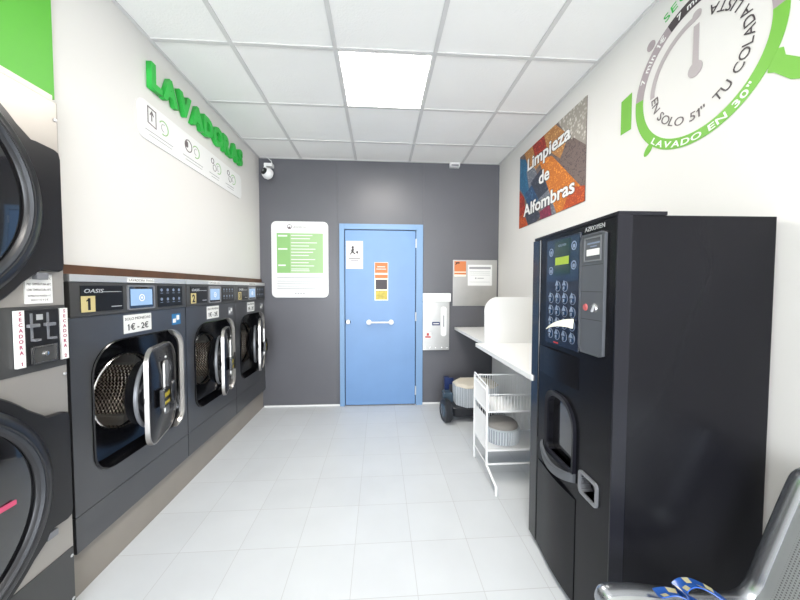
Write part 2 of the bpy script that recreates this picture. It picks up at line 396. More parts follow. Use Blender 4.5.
b = NB(); box(b, -.042, .042, -.0565, -.0552, -.016, .004); obj('lens', b, 'grey_mid', t)

# ================================================================== BACK WALL
FB = YB
door = bpy.data.objects.new('door_1', None); C.objects.link(door); door.location = (0, FB, 0); struct(door)
b = NB(); box(b, -.449, -.395, -.035, 0, 0, 2.061, .003); box(b, .413, .490, -.035, 0, 0, 2.061, .003); box(b, -.395, .413, -.035, 0, 2.000, 2.061, .003); obj('door_frame', b, 'frame_blue', door)
b = NB(); box(b, -.395, .413, -.006, 0, 0.004, 2.0); obj('door_gap', b, 'gap', door)
b = NB(); box(b, -.386, .404, -.026, -.007, .012, 1.990, .002); obj('door_leaf', b, 'door_blue', door)
b = NB(); cyl(b, (-.115, -.066, .958), (.12, -.066, .958), .010)
for x in (-.122, .128): lathe(b, [(.001, -.032), (.026, -.03), (.03, -.022), (.03, 0)], 'Y', (x, -.027, .958), 24, True, True); cyl(b, (x, -.035, .958), (x, -.07, .958), .011)
obj('pull_handle', b, 'white', door, True)
b = NB(); lathe(b, [(.001, -.028), (.016, -.028), (.018, -.014), (.028, -.010), (.03, 0)], 'Y', (-.356, -.027, .962), 24, True, True); obj('door_lock', b, 'chrome', door, True)
for z in (1.85, 1.02, .17):
    b = NB(); cyl(b, (.409, -.036, z-.05), (.409, -.036, z+.05), .008, 12); obj('hinge', b, 'alu', door)
t = thing('door_notice', 'white paper notice with a pictogram, upper left on the blue door', 'notice', (-.376, FB-.027, 1.560), 0, 'notices stuck on the blue door')
b = NB(); box(b, 0, .188, -.002, 0, 0, .310); obj('sheet', b, 'paper', t)
b = NB(); lathe(b, [(.001, -.001), (.014, -.001), (.014, 0)], 'Y', (.075, -.0025, .150), 16, True, True)
prism(b, [(.07, .14), (.09, .135), (.085, .10), (.11, .075), (.10, .068), (.07, .09), (.05, .065), (.042, .072), (.06, .10), (.055, .115)], -.0035, -.0025)
prism(b, [(.105, .10), (.125, .072), (.14, .10), (.13, .11)], -.0035, -.0025); box(b, .03, .16, -.0028, -.002, .02, .028); box(b, .05, .14, -.0028, -.002, 0, .006); b.transform(Matrix.Translation((0, 0, .09))); obj('pictogram', b, 'ink', t)
t = thing('door_poster', 'narrow orange and yellow poster with a dark photo, in the middle of the blue door', 'poster', (-.058, FB-.027, 1.205), 0, 'notices stuck on the blue door')
b = NB(); box(b, 0, .152, -.002, 0, 0, .43); obj('sheet', b, 'paper_cream', t)
b = NB(); box(b, .004, .148, -.0028, -.002, .31, .426); box(b, .004, .148, -.0028, -.002, .25, .290); obj('orange_heading', b, 'orange', t)
b = NB(); box(b, .012, .142, -.0028, -.002, .125, .235); obj('photo', b, 'ink', t)
b = NB(); box(b, .012, .142, -.0028, -.002, .01, .11); obj('yellow_block', b, mat('yellow_print', rgb(226, 206, 96), .6, var=(30, .15)), t)
b = NB(); box(b, .03, .12, -.0032, -.0028, .375, .383); box(b, .02, .13, -.0032, -.0028, .35, .357); obj('print_lines', b, 'paper', t)
# rounded information sign
t = thing('information_sign', 'white rounded information board with a green table, left of the blue door', 'sign', (-1.195, FB, 1.235))
b = NB(); prism(b, rrect(0, .622, 0, .845, .055), -.018, 0, bev=.004); obj('board', b, 'white', t)
b = NB(); box(b, .06, .205, -.0195, -.018, .275, .715); obj('green_column', b, 'mid_green', t)
b = NB(); box(b, .205, .565, -.0195, -.018, .275, .715); obj('green_table', b, 'light_green', t)
b = NB()
for z, w2 in ((.685, .10), (.54, .10), (.36, .08)): box(b, .075, .075+w2, -.0202, -.0195, z-.008, z+.008)
for z in (.69, .655, .61, .575, .54, .505, .47, .425, .39, .355, .32, .30): box(b, .215, .40+.15*random.random(), -.0202, -.0195, z-.004, z+.004)
obj('white_lines', b, 'paper', t)
b = NB(); ring(b, circ(.20, .785, .026, 32), circ(.20, .785, .020, 32), -.0195, -.018, .20, .785, 32); prism(b, [(.182, .776), (.2, .79), (.21, .775), (.218, .782), (.21, .762), (.19, .764)], -.0195, -.018)
text(b, 'Lavanderías', .235, .775, .022, -.018, .001); obj('logo', b, 'ink2', t)
b = NB()
for z, x1 in ((.225, .55), (.185, .5), (.155, .56), (.13, .3), (.105, .48)): box(b, .06, x1, -.0192, -.018, z-.003, z+.003)
[box(b, .25+.03*k, .27+.03*k, -.0192, -.018, .045, .055) for k in range(4)]; obj('print_lines', b, 'grey_line', t)
# steel plate with notices
t = thing('steel_plate', 'square brushed steel plate with two notices, on the grey wall at the right corner', 'steel plate', (.842, FB, 1.14))
b = NB(); box(b, 0, .515, -.012, 0, 0, .53, .002); obj('plate', b, 'steel', t)
b = NB(); box(b, .014, .150, -.014, -.012, .34, .515); obj('orange_notice', b, 'orange', t)
b = NB(); box(b, .014, .150, -.0145, -.014, .385, .395); box(b, .014, .150, -.0145, -.014, .34, .362); obj('notice_band', b, 'paper_cream', t)
b = NB(); prism(b, rrect(.03, .075, .488, .503, .005, 3), -.016, -.0142); prism(b, [(.035, .49), (.045, .49), (.03, .47), (.024, .475)], -.016, -.0142); obj('camera_pictogram', b, 'black_ink', t)
b = NB(); box(b, .172, .455, -.014, -.012, .235, .475); obj('white_notice', b, 'paper', t)
b = NB(); box(b, .187, .440, -.0145, -.014, .425, .452); 
for z in (.395, .378, .355, .275): box(b, .187, .43, -.0145, -.014, z, z+.003)
prism(b, circ(.265, .32, .009, 16), -.0145, -.014); box(b, .285, .36, -.0145, -.014, .316, .324); obj('notice_print', b, 'grey_line', t)
# steel service box by the door
t = thing('steel_service_box', 'stainless wall box with a white top bar and blue sticker, right of the blue door', 'wall box', (.490, FB, .635))
b = NB(); box(b, 0, .305, -.05, 0, 0, .60, .004); obj('housing', b, 'steel', t)
b = NB(); box(b, -.004, .315, -.085, 0, .555, .652, .012); obj('top_bar', b, 'white', t)
b = NB(); prism(b, rrect(.205, .270, .16, .50, .03), -.056, -.05, bev=.002); obj('white_label', b, 'white', t)
b = NB(); box(b, .232, .243, -.058, -.056, .27, .40); obj('label_print', b, 'grey_mid', t)
b = NB(); box(b, .105, .195, -.0515, -.05, .285, .325); obj('navy_sticker', b, 'blue_dark', t)
b = NB(); box(b, .118, .182, -.052, -.0515, .300, .310); obj('sticker_print', b, 'paper', t)
b = NB(); box(b, .02, .095, -.0515, -.05, .135, .205); obj('red_sticker', b, 'paper', t)
b = NB(); box(b, .025, .09, -.0522, -.0515, .145, .162); box(b, .045, .07, -.0522, -.0515, .168, .198); obj('red_print', b, 'red', t)
for x in (.03, .08, .15, .22, .28):
    b = NB(); lathe(b, [(.001, -.004), (.006, -.003), (.007, 0)], 'Y', (x, -.05, .03), 12, True, True); obj('rivet', b, 'chrome', t)
# security camera
t = thing('security_camera', 'white dome security camera on a bracket in the top left corner of the grey wall', 'security camera', (-1.20, FB, 2.66))
b = NB(); box(b, -.045, .045, -.075, 0, -.005, .03, .01); cyl(b, (-.03, -.06, 0), (-.05, -.07, -.06), .013, 12); obj('bracket', b, 'white', t)
b = NB(); lathe(b, [(.001, -.055), (.03, -.05), (.052, -.032), (.062, 0), (.055, .03), (.03, .05), (.001, .056)], 'Y', (0, 0, 0), 28, True, True)
b.transform(Matrix.Translation((-.005, -.075, -.085)) @ Matrix.Rotation(-.5, 4, 'Z') @ Matrix.Rotation(-.25, 4, 'X')); obj('dome', b, 'white', t, True)
b = NB(); lathe(b, [(.012, -.062), (.034, -.057), (.038, -.048), (.036, -.04)], 'Y', (0, 0, 0), 24)
b.transform(Matrix.Translation((-.005, -.075, -.085)) @ Matrix.Rotation(-.5, 4, 'Z') @ Matrix.Rotation(-.25, 4, 'X')); obj('lens_ring', b, 'black_plastic', t, True)
b = NB(); lathe(b, [(.001, -.066), (.012, -.064), (.014, -.055)], 'Y', (0, 0, 0), 20, True)
b.transform(Matrix.Translation((-.005, -.075, -.085)) @ Matrix.Rotation(-.5, 4, 'Z') @ Matrix.Rotation(-.25, 4, 'X')); obj('lens', b, 'grey_mid', t, True)
b = NB(); tube(b, [(.03, -.03, .03), (.025, -.04, .06), (-.01, -.05, .09), (-.06, -.06, .107)], .004); obj('cable', b, 'white', t, True)

# ================================================================== LEFT WALL GRAPHICS  (local frame: x along the wall, -y out of it)
RL = PI/2
t = thing('wall_lettering', 'raised green capital letters LAVADORAS high on the left wall', 'wall sign', (XL+.001, 1.925, 2.494), RL)
word = 'LAVADORAS'; ws = [glyph(c, .055)[2]-glyph(c, .055)[1] for c in word]; gap = .035; tot = sum(ws)+gap*8; kx = 1.20/tot; x = 0
for c_, w_ in zip(word, ws):
    b = NB(); text(b, c_, x, 0, .128, -.001, .030, 'L', .055, width=w_*kx); obj('letter', b, 'green', t); x += (w_+gap)*kx
t = thing('instruction_board', 'long white rounded board of washing steps below the green letters', 'sign', (XL+.001, 1.848, 2.184), RL)
b = NB(); prism(b, rrect(0, 1.29, 0, .215, .05), -.007, 0, bev=.002); obj('board', b, 'white', t)
for i, (x, k) in enumerate(((.07, 1), (.41, 1), (.74, .9), (1.00, .9))):
    b = NB()
    if i == 0:
        ring(b, [(x, .10), (x+.07, .09), (x+.07, .19), (x, .195)], [(x+.005, .105), (x+.065, .096), (x+.065, .184), (x+.005, .189)], -.0085, -.007, x+.035, .14, 8)
        prism(b, [(x+.03, .12), (x+.036, .12), (x+.036, .165), (x+.046, .15), (x+.05, .154), (x+.034, .18), (x+.018, .154), (x+.022, .15), (x+.03, .165)], -.0085, -.007)
    elif i == 1:
        ring(b, circ(x+.045, .135, .042, 32), circ(x+.045, .135, .035, 32), -.0085, -.007, x+.045, .135, 32); prism(b, rrect(x+.012, x+.04, .12, .16, .008), -.0085, -.007)
    else:
        ring(b, circ(x+.03, .16, .022, 24), circ(x+.03, .16, .016, 24), -.0085, -.007, x+.03, .16, 24); ring(b, circ(x+.06, .115, .026, 24), circ(x+.06, .115, .022, 24), -.0085, -.007, x+.06, .115, 24)
    obj('step_drawing', b, 'ink2', t)
    b = NB(); cx = x+(.135 if i < 2 else .12); band(b, cx, .13, .037, .043, -1.9, 2.6, -.0085, -.007); obj('green_arc', b, 'mid_green', t)
    b = NB(); band(b, cx, .13, .020, .023, 1.2, 4.8, -.0085, -.007); tw = .24 if i < 2 else .15
    box(b, x-.02, x-.02+tw, -.008, -.007, .055, .059); box(b, x+.01, x-.02+tw*.95, -.008, -.007, .035, .038); obj('caption', b, 'grey_line', t)

# ================================================================== WASHING MACHINES
WW = .742; FX = -1.283; WX0 = 1.381; PZ = .205
def Z(z): return z-PZ
def washer():
    t = thing('washing_machine', '', 'washing machine', (FX, WX0, PZ), RL, 'row of front loading washing machines')
    b = NB(); x0, x1 = .003, WW-.003
    box(b, x0, x1, .02, .60, 0, .02); box(b, x0, x0+.01, .02, .60, .02, Z(1.36)); box(b, x1-.01, x1, .02, .60, .02, Z(1.36)); box(b, x0, x1, .59, .60, 0, Z(1.36)); box(b, x0, x1, .03, .60, Z(1.36), Z(1.393))
    obj('cabinet', b, 'washer', t)
    b = NB(); box(b, x0, x1, 0, .02, .004, Z(.362)); obj('lower_panel', b, 'washer', t)
    cx, cz = .41, Z(.785); hole = rrect(.090, .688, Z(.48), Z(1.09), [.10, .09, .12, .15])
    b = NB(); ring(b, rectp(x0, x1, Z(.365), Z(1.215)), hole, 0, .02, cx, cz); obj('front_panel', b, 'washer', t)
    # recessed moulded surround
    A = angs(72); dc = (.368, Z(.795))
    o = at(hole, *dc, A)
    sc = lambda k: [(dc[0]+(p[0]-dc[0])*k, dc[1]+(p[1]-dc[1])*k) for p in o]
    ci = [(dc[0]+.198*math.cos(a), dc[1]+.198*math.sin(a)) for a in A]
    mid = [((p[0]+q[0])/2, (p[1]+q[1])/2) for p, q in zip(sc(.90), ci)]
    b = NB(); loft(b, [P3(sc(1.0), -.004), P3(sc(.985), -.008), P3(sc(.955), .015), P3(sc(.92), .065), P3(mid, .080), P3(ci, .088), P3(ci, .12)]); obj('door_surround', b, 'black_gloss', t, True)
    # chrome trim on the hinge side, bent round the corners
    pr = [(x, z) for x, z in rrect(.090, .690, Z(.48), Z(1.09), [.10, .09, .12, .15], 12)]
    k0 = min(range(len(pr)), key=lambda i: abs(pr[i][0]-.60)+abs(pr[i][1]-Z(.48))); k1 = min(range(len(pr)), key=lambda i: abs(pr[i][0]-.56)+abs(pr[i][1]-Z(1.09)))
    seg = pr[min(k0, k1):max(k0, k1)+1]
    b = NB(); rings = []
    for i, (x, z) in enumerate(seg):
        p, q = seg[max(i-1, 0)], seg[min(i+1, len(seg)-1)]; tx, tz = q[0]-p[0], q[1]-p[1]; l = math.hypot(tx, tz); nx, nz = -tz/l, tx/l
        wd = .026*min(1, .15+2.2*math.sin(PI*i/(len(seg)-1)))
        rings.append([(x, -.004, z), (x, -.020, z), (x+nx*wd*.5, -.022, z+nz*wd*.5), (x+nx*wd, -.006, z+nz*wd), (x+nx*wd, .004, z+nz*wd)])
    loft(b, rings, True, True); obj('metal_trim', b, 'satin', t, True)
    for x, z in ((.125, Z(1.0)), (.13, Z(.59))):
        b = NB(); lathe(b, [(.001, -.004), (.006, -.003), (.007, 0)], 'Y', (x, .074, z), 12, True, True); obj('screw', b, 'alu', t)
    b = NB(); box(b, .130, .165, .055, .080, Z(.785), Z(.815), .004); obj('latch', b, 'black_plastic', t)
    b = NB(); lathe(b, [(.198, .080), (.202, .074), (.198, .070), (.192, .075), (.192, .090)], 'Y', (dc[0], 0, dc[1])); obj('drum_lip', b, 'chrome', t, True)
    b = NB(); lathe(b, [(.19, .09), (.205, .11), (.205, .38), (.19, .405), (.08, .415), (.001, .415)], 'Y', (dc[0], 0, dc[1]), 64, uv=.205); obj('drum', b, 'drum', t, True)
    for k in range(3):
        a = k*2*PI/3-PI/2+.25; ca, sa = math.cos(a), math.sin(a)
        b = NB(); b2 = [(.206, -.03), (.16, -.012), (.155, 0), (.16, .012), (.206, .03)]
        rg = [[(dc[0]+r*ca-s*sa, y, dc[1]+r*sa+s*ca) for r, s in b2] for y in (.12, .37)]
        loft(b, rg, True, True, False); obj('drum_paddle', b, 'steel', t, True)
    # door, swung ajar on its far edge
    hx, hy = .606, -.004; d_ = obj('door', NB_door(), 'black_gloss', t, True); d_.location = (hx, hy, Z(.778)); d_.rotation_euler = (0, 0, math.radians(17))
    W2, H2 = .390, .255
    b = NB(); outl = rrect(-W2, 0, -H2, H2, [.08, .14, .14, .08], 10); inn = rrect(-W2+.007, -.007, -H2+.007, H2-.007, [.074, .134, .134, .074], 10)
    ring(b, outl, inn, -.016, .004, -W2/2, 0); obj('door_rim', b, 'satin', d_, True)
    b = NB(); lathe(b, [(.183, .030), (.188, .034), (.188, .046), (.182, .050)], 'Y', (-W2/2-.01, 0, 0)); obj('glass_ring', b, 'grey_mid', d_, True)
    b = NB(); lathe(b, [(.186, .002), (.180, .045), (.165, .09), (.12, .115), (.05, .125), (.001, .127)], 'Y', (-W2/2-.01, 0, 0)); obj('glass_bowl', b, 'dark_glass', d_, True)
    b = NB(); prism(b, rrect(-W2+.115, -W2+.165, -.12, .17, .02), -.047, -.038); obj('handle_plate', b, 'steel', d_)
    b = NB(); tube(b, [(-W2+.165+.035*math.cos(a), -.058-.012*math.sin(a/2), -.01+.06*math.sin(a)) for a in [2*PI*k/24 for k in range(24)]], .008, True); obj('pull_ring', b, 'black_plastic', d_, True)
    b = NB(); box(b, -W2+.055, -W2+.135, -.062, -.040, -.065, .03, .004); obj('door_tag', b, 'black_plastic', d_)
    b = NB(); box(b, -W2+.063, -W2+.127, -.0632, -.062, -.012, .012); box(b, -W2+.063, -W2+.127, -.0632, -.062, -.05, -.034); obj('tag_stripe', b, mat('yellow_stripe', rgb(216, 196, 60), .5), d_)
    b = NB(); lathe(b, [(.001, -.006), (.006, -.005), (.008, 0)], 'Y', (-W2+.14, -.042, .19), 12, True, True); obj('door_screw', b, 'alu', d_)
    b = NB(); cyl(b, (0, 0, -.10), (0, 0, -.04), .012, 12); cyl(b, (0, 0, .04), (0, 0, .10), .012, 12); box(b, -.02, .045, .0, .02, -.09, .09); obj('hinge', b, 'black_plastic', d_)
    # control strip
    b = NB(); box(b, x0, x1, -.008, .03, Z(1.217), Z(1.366), .003); cp = obj('control_panel', b, 'washer_panel', t)
    b = NB(); box(b, x0, x1, -.010, .03, Z(1.368), Z(1.399), .003); obj('top_strip', b, 'alu', t)
    b = NB(); box(b, .045, .256, -.011, -.008, Z(1.236), Z(1.352), .002); obj('name_plate', b, 'matte_black', cp)
    b = NB(); text(b, 'OASIS', .058, Z(1.320), .017, -.011, .001, bold=.01, shear=.3, width=.09); box(b, .142, .245, -.012, -.011, Z(1.3225), Z(1.3255)); box(b, .19, .245, -.012, -.011, Z(1.252), Z(1.256)); obj('brand_lettering', b, 'alu', cp)
    b = NB(); ring(b, rrect(.280, .462, Z(1.228), Z(1.356), .008), rrect(.288, .454, Z(1.236), Z(1.348), .004), -.014, -.008, .371, Z(1.29)); obj('screen_bezel', b, 'grey_mid', cp)
    b = NB(); box(b, .288, .454, -.011, -.008, Z(1.236), Z(1.348)); obj('screen_glass', b, 'dark_glass', cp)
    b = NB(); box(b, .299, .443, -.0118, -.011, Z(1.250), Z(1.336)); obj('screen', b, 'screen', cp)
    b = NB(); ring(b, circ(.371, Z(1.290), .019, 24), circ(.371, Z(1.290), .014, 24), -.0125, -.0118, .371, Z(1.290), 24); prism(b, circ(.371, Z(1.290), .006, 12), -.0125, -.0118); obj('screen_icon', b, 'paper', cp)
    b = NB(); box(b, .488, .700, -.0105, -.008, Z(1.232), Z(1.354), .002); obj('keypad', b, 'matte_black', cp)
    b = NB()
    for r_ in range(2):
        for c_ in range(4):
            x, z = .517+.050*c_, Z(1.330-.054*r_); prism(b, circ(x, z, .009, 14), -.0112, -.0105); box(b, x-.010, x+.010, -.0112, -.0105, z-.020, z-.017)
    obj('key_print', b, 'key_print', cp)
    # stickers
    b = NB(); box(b, .266, .446, -.0012, 0, Z(1.110), Z(1.203)); pl = obj('price_label', b, 'paper', t)
    b = NB(); text(b, 'SOLO MONEDAS', .356, Z(1.176), .014, -.0012, .0006, 'C', width=.165); text(b, '1€ - 2€', .356, Z(1.125), .031, -.0012, .0006, 'C', bold=.02, width=.135); obj('price_lettering', b, 'black_ink', pl)
    b = NB(); box(b, .284, .461, -.0112, -.010, Z(1.370), Z(1.393)); cl = obj('capacity_label', b, 'paper', t)
    b = NB(); text(b, 'LAVADORA 10 KG', .3725, Z(1.376), .012, -.0112, .0005, 'C', width=.16); obj('capacity_lettering', b, 'ink', cl)
    return t
def NB_door():
    b = NB(); W2, H2 = .390, .255; o = rrect(-W2+.006, -.006, -H2+.006, H2-.006, [.074, .134, .134, .074], 10); c_ = (-W2/2, 0)
    sc = lambda k: [(c_[0]+(p[0]-c_[0])*k, c_[1]+(p[1]-c_[1])*k) for p in o]
    loft(b, [P3(sc(1), .002), P3(sc(1), -.014), P3(sc(.93), -.022), P3(sc(.5), -.036), P3(sc(.1), -.040)], True, True); return b
def copy_tree(o, parent=None):
    c = o.copy(); C.objects.link(c); c.parent = parent
    for ch in list(o.children): copy_tree(ch, c)
    return c
w1 = washer()
wash = [w1, copy_tree(w1), copy_tree(w1)]
labs = ['nearest washing machine, numbered 1, beside the tall dryers, door ajar',
        'middle washing machine of the row, numbered 2, door ajar',
        'farthest washing machine, beside the grey back wall, door ajar']
for i, o in enumerate(wash):
    o.location = (FX, (1.381, 2.171, 2.889)[i], PZ); o.scale = ((1.063, .966, .957)[i], 1, 1); o['label'] = labs[i]
    cp = [c for c in o.children if c.name.startswith('control_panel')][0]
    b = NB(); box(b, .045, .108, -.0125, -.011, Z(1.236), Z(1.306)); nl = obj('number_label', b, 'yellow_label', cp)
    b = NB(); text(b, str(i+1), .0765, Z(1.246), .050, -.0125, .0006, 'C', bold=.03); obj('number', b, 'black_ink', cp)
    b = NB(); x0 = .612; box(b, x0, x0+.078, -.0012, 0, Z(1.112), Z(1.180)); st = obj('card_sticker', b, 'blue_sticker' if i == 0 else 'grey_mid', o)
    b = NB(); box(b, x0+.008, x0+.035, -.002, -.0012, Z(1.125), Z(1.15)); prism(b, rrect(x0+.04, x0+.066, Z(1.14), Z(1.17), .006, 4), -.002, -.0012); obj('sticker_print', b, 'paper', o)

# ================================================================== TUMBLE DRYERS (stacked cabinet)
DY0 = .244
t = thing('tumble_dryer_stack', 'tall champagne and black stacked tumble dryers at the left edge', 'tumble dryer', (-1.254, DY0, 0), RL)
DW = 1.100
b = NB(); box(b, 0, DW, .004, .75, 0, 2.060, .004); obj('cabinet', b, 'champagne', t)
b = NB(); box(b, .004, DW-.004, 0, .006, .005, .285, .002); obj('base_panel', b, 'dryer_dark', t)
b = NB(); box(b, .004, DW-.004, 0, .006, 1.035, 1.275, .002); obj('coin_band', b, 'dryer_dark', t)
b = NB(); box(b, DW-.005, DW+.004, .01, .7, .02, 2.0); obj('side_gasket', b, 'black_plastic', t)
for cz, zt0, zt1 in ((1.632, 1.402, 1.868), (.637, .425, .856)):
    cx = .625; r = .415
    # surround: disc with a squared tab on the right
    pts = []
    a1 = math.asin((zt1-.0-cz)/r*.999) if (zt1-cz) < r else PI/2
    tab = [(1.083, zt0+.03), (1.083, zt1-.03)]
    import_a = .72
    poly = [(cx+r*math.cos(a), cz+r*math.sin(a)) for a in [import_a+(2*PI-2*import_a)*k/60 for k in range(61)]]
    lo = poly[-1]; hi = poly[0]
    poly += [(lo[0]+.045, lo[1]+.035), (cx+r*.90, zt0+.004), (1.062, zt0), (1.078, zt0+.008), (1.083, zt0+.03), (1.083, zt1-.03), (1.078, zt1-.008), (1.062, zt1), (cx+r*.90, zt1+.004), (hi[0]+.045, hi[1]-.035)]
    b = NB(); prism(b, poly, -.020, .004, bev=.006); obj('door_surround', b, 'black_plastic', t, True)
    b = NB(); lathe(b, [(.388, -.016), (.382, -.040), (.362, -.056), (.345, -.058), (.330, -.048), (.322, -.036)], 'Y', (cx-.02, 0, cz), 96); dr = obj('door', b, 'black_plastic', t, True)
    b = NB(); lathe(b, [(.326, -.038), (.25, -.050), (.12, -.058), (.001, -.060)], 'Y', (cx-.02, 0, cz), 72); obj('door_glass', b, 'dark_glass', dr, True)
    b = NB(); lathe(b, [(.330, -.050), (.336, -.058), (.342, -.056)], 'Y', (cx-.02, 0, cz), 96); obj('glass_trim', b, 'rubber', dr, True)
    b = NB(); box(b, cx+.10, cx+(.205 if cz > 1 else .225), -.060, -.054, cz-.008, cz+.008, .002); obj('pink_reflection', b, 'pink', dr)  # reflection of a pink handle in the glass, made as a coloured strip
    b = NB(); box(b, .98, 1.02, -.02, .004, zt0-.03, zt0-.004, .004); obj('door_catch', b, 'grey_mid', t)
# coin mechanism between the doors
b = NB(); box(b, .925, 1.062, -.010, 0, 1.062, 1.262, .003); cm = obj('coin_mechanism', b, 'black_plastic', t)
b = NB(); box(b, .957, 1.040, -.018, -.010, 1.068, 1.128, .002); obj('coin_drawer', b, 'washer_panel', cm)
b = NB(); ring(b, rectp(.955, 1.042, 1.066, 1.131), rectp(.960, 1.037, 1.071, 1.126), -.021, -.018, 1.0, 1.1, 8); obj('drawer_frame', b, 'chrome', cm)
b = NB(); lathe(b, [(.001, -.008), (.008, -.007), (.010, 0)], 'Y', (.998, -.018, 1.10), 16, True, True); obj('drawer_lock', b, 'chrome', cm, True)
for x in (.962, 1.018):
    b = NB(); box(b, x-.003, x+.003, -.014, -.010, 1.15, 1.25); box(b, x-.018, x+.018, -.024, -.012, 1.200, 1.212, .002); box(b, x-.005, x+.014, -.030, -.012, 1.150, 1.158, .001); obj('coin_slide', b, 'grey_mid', cm)
b = NB(); box(b, .980, 1.000, -.013, -.010, 1.225, 1.245); obj('coin_slot', b, 'alu', cm)
for x, s in ((.913, 'SECADORA 1'), (1.066, 'SECADORA 2')):
    b = NB(); box(b, x, x+.026, -.013, -.002, 1.062, 1.262); obj('dryer_label', b, 'paper', cm)
    b = NB()
    for k, ch in enumerate(s):
        if ch != ' ': text(b, ch, x+.013, 1.245-k*.0195, .0125, -.013, .0006, 'C', bold=.02)
    obj('dryer_lettering', b, 'pink_ink', cm)
b = NB(); box(b, .957, 1.050, -.0012, .004, 1.284, 1.392); tl = obj('temperature_label', b, 'paper', t)
b = NB()
for k, s in enumerate(('HIGH TEMPERATURA 80°C', 'MED TEMPERATURA 60°C', 'LOW TEMPERATURA 50°C')): text(b, s, .962, 1.372-k*.021, .0085, -.0012, .0004, width=.083)
text(b, '10 MINUTOS MONEDA 1 €', 1.0035, 1.309, .007, -.0012, .0004, 'C', width=.078); text(b, 'SOLO 1 € Y 2 €', 1.0035, 1.294, .007, -.0012, .0004, 'C', width=.06); obj('label_lettering', b, 'ink', tl)
for z in (1.99, 1.66, 1.255, 1.075, 1.0, .43, .25, .07):
    b = NB(); lathe(b, [(.001, -.004), (.006, -.003), (.007, 0)], 'Y', (1.088, .002, z), 12, True, True); obj('screw', b, 'alu', t)

# ================================================================== RIGHT WALL GRAPHICS
RR = -PI/2
t = thing('rug_poster', 'colourful poster of rugs reading Limpieza de Alfombras on the right wall', 'poster', (XR-.001, 3.055, 1.930), RR)
PW, PH = 1.00, .692
b = NB(); box(b, 0, PW, -.004, 0, 0, PH); obj('sheet', b, RUG['br'], t)
def clip(poly, x0, x1, z0, z1):
    for ax, v, s in ((0, x0, 1), (0, x1, -1), (1, z0, 1), (1, z1, -1)):
        out = []
        for i in range(len(poly)):
            p, q = poly[i-1], poly[i]; ip, iq = (p[ax]-v)*s >= 0, (q[ax]-v)*s >= 0
            if ip != iq: k = (v-p[ax])/(q[ax]-p[ax]); out.append((p[0]+(q[0]-p[0])*k, p[1]+(q[1]-p[1])*k))
            if iq: out.append(q)
        poly = out
        if not poly: break
    return poly
patches = [('tn', (.05, 1.1), (.25, 1.1), (.40, .70), (.25, .62)), ('tq', (-.1, 1.05), (.12, .90), (.27, .5), (.18, .28), (.08, .45), (-.1, .70)), ('gy', (.14, .74), (.30, .70), (.38, .50), (.20, .46)),
           ('dg', (.23, .54), (.46, .64), (.62, .30), (.35, .24)), ('bl', (.12, .44), (.25, .50), (.38, .26), (.20, .14)), ('rd', (-.1, .66), (.10, .40), (.14, .16), (-.1, .0)),
           ('ro', (-.1, .16), (.10, .18), (.24, -.1), (-.1, -.1)), ('dg', (.12, .20), (.24, .28), (.42, .06), (.22, -.1)), ('gy', (.36, .26), (.54, .32), (.64, .10), (.46, .04)),
           ('mg', (.40, .10), (.56, .14), (.62, -.1), (.44, -.1)), ('gy', (.58, .20), (.70, .16), (.76, -.1), (.60, -.1)),
           ('wh', (.60, 1.1), (1.1, 1.1), (1.1, .42), (.92, .58), (.78, .78)), ('br', (.69, .60), (.86, .70), (1.1, .42), (1.1, .0), (.90, .16)),
           ('tn', (.44, 1.05), (.61, 1.02), (.80, .77), (.70, .58), (.48, .82)), ('rd', (.24, 1.05), (.44, 1.05), (.50, .82), (.30, .84)),
           ('or', (.37, .76), (.58, .68), (1.06, .02), (.90, -.1), (.68, -.05)), ('ro', (.84, .20), (1.1, .12), (1.1, -.1), (.70, -.1))]
patches = [(p[0],)+tuple((u*PW, v*PH) for u, v in p[1:]) for p in patches]
for i, (c_, *pp) in enumerate(patches):
    q = clip(list(pp), 0, PW, 0, PH)
    if len(q) > 2: b = NB(); prism(b, q, -.0044-.0001*i, -.0039); obj('rug_patch', b, RUG[c_], t)
for bold, y, mt in ((.050, -.0065, 'black_ink'), (.022, -.0075, 'white')):
    b = NB()
    for s, x, z, wd in (('Limpieza', .17, .498, .66), ('de', .385, .305, .165), ('Alfombras', .10, .094, .79)): text(b, s, x-(bold*.04), z, .104, y, .0007, 'L', bold, width=wd+bold*.1)
    obj('lettering' if mt == 'white' else 'lettering_outline', b, mt, t)
# stopwatch mural
t = thing('stopwatch_mural', 'large green and mauve stopwatch mural with lettering, high on the right wall', 'wall mural', (XR-.001, 1.329, 2.305), RR)
D = math.radians; R0, R1 = .274, .321; y0, y1 = -.0015, 0
def ob(nm, mt, fn): b = NB(); fn(b); return obj(nm, b, mt, t)
ob('green_ring', 'lime', lambda b: band(b, 0, 0, R0, R1, D(175), D(363), y0, y1, 60))
ob('mauve_ring', 'mauve', lambda b: band(b, 0, 0, R0, R1, D(116), D(175), y0, y1))
ob('dark_ring', 'ink', lambda b: band(b, 0, 0, R0, R1, D(62), D(116), y0, y1))
ob('mauve_ring', 'mauve', lambda b: band(b, 0, 0, R0, R1, D(3), D(62), y0, y1))
ob('ring_lettering', 'paper', lambda b: arctext(b, 'LAVADO EN 30"', 0, 0, .312, D(226), D(318), .027, bold=.015))
ob('ring_lettering', 'paper', lambda b: arctext(b, '7 min 1€', 0, 0, .284, D(160), D(121), .027, True, bold=.01))
ob('ring_lettering', 'paper', lambda b: arctext(b, '7 min 1€', 0, 0, .284, D(108), D(72), .027, True, bold=.01))
ob('dial_lettering', 'ink2', lambda b: arctext(b, 'EN SOLO 51"', 0, 0, .222, D(184), D(284), .038, y=-.0005))
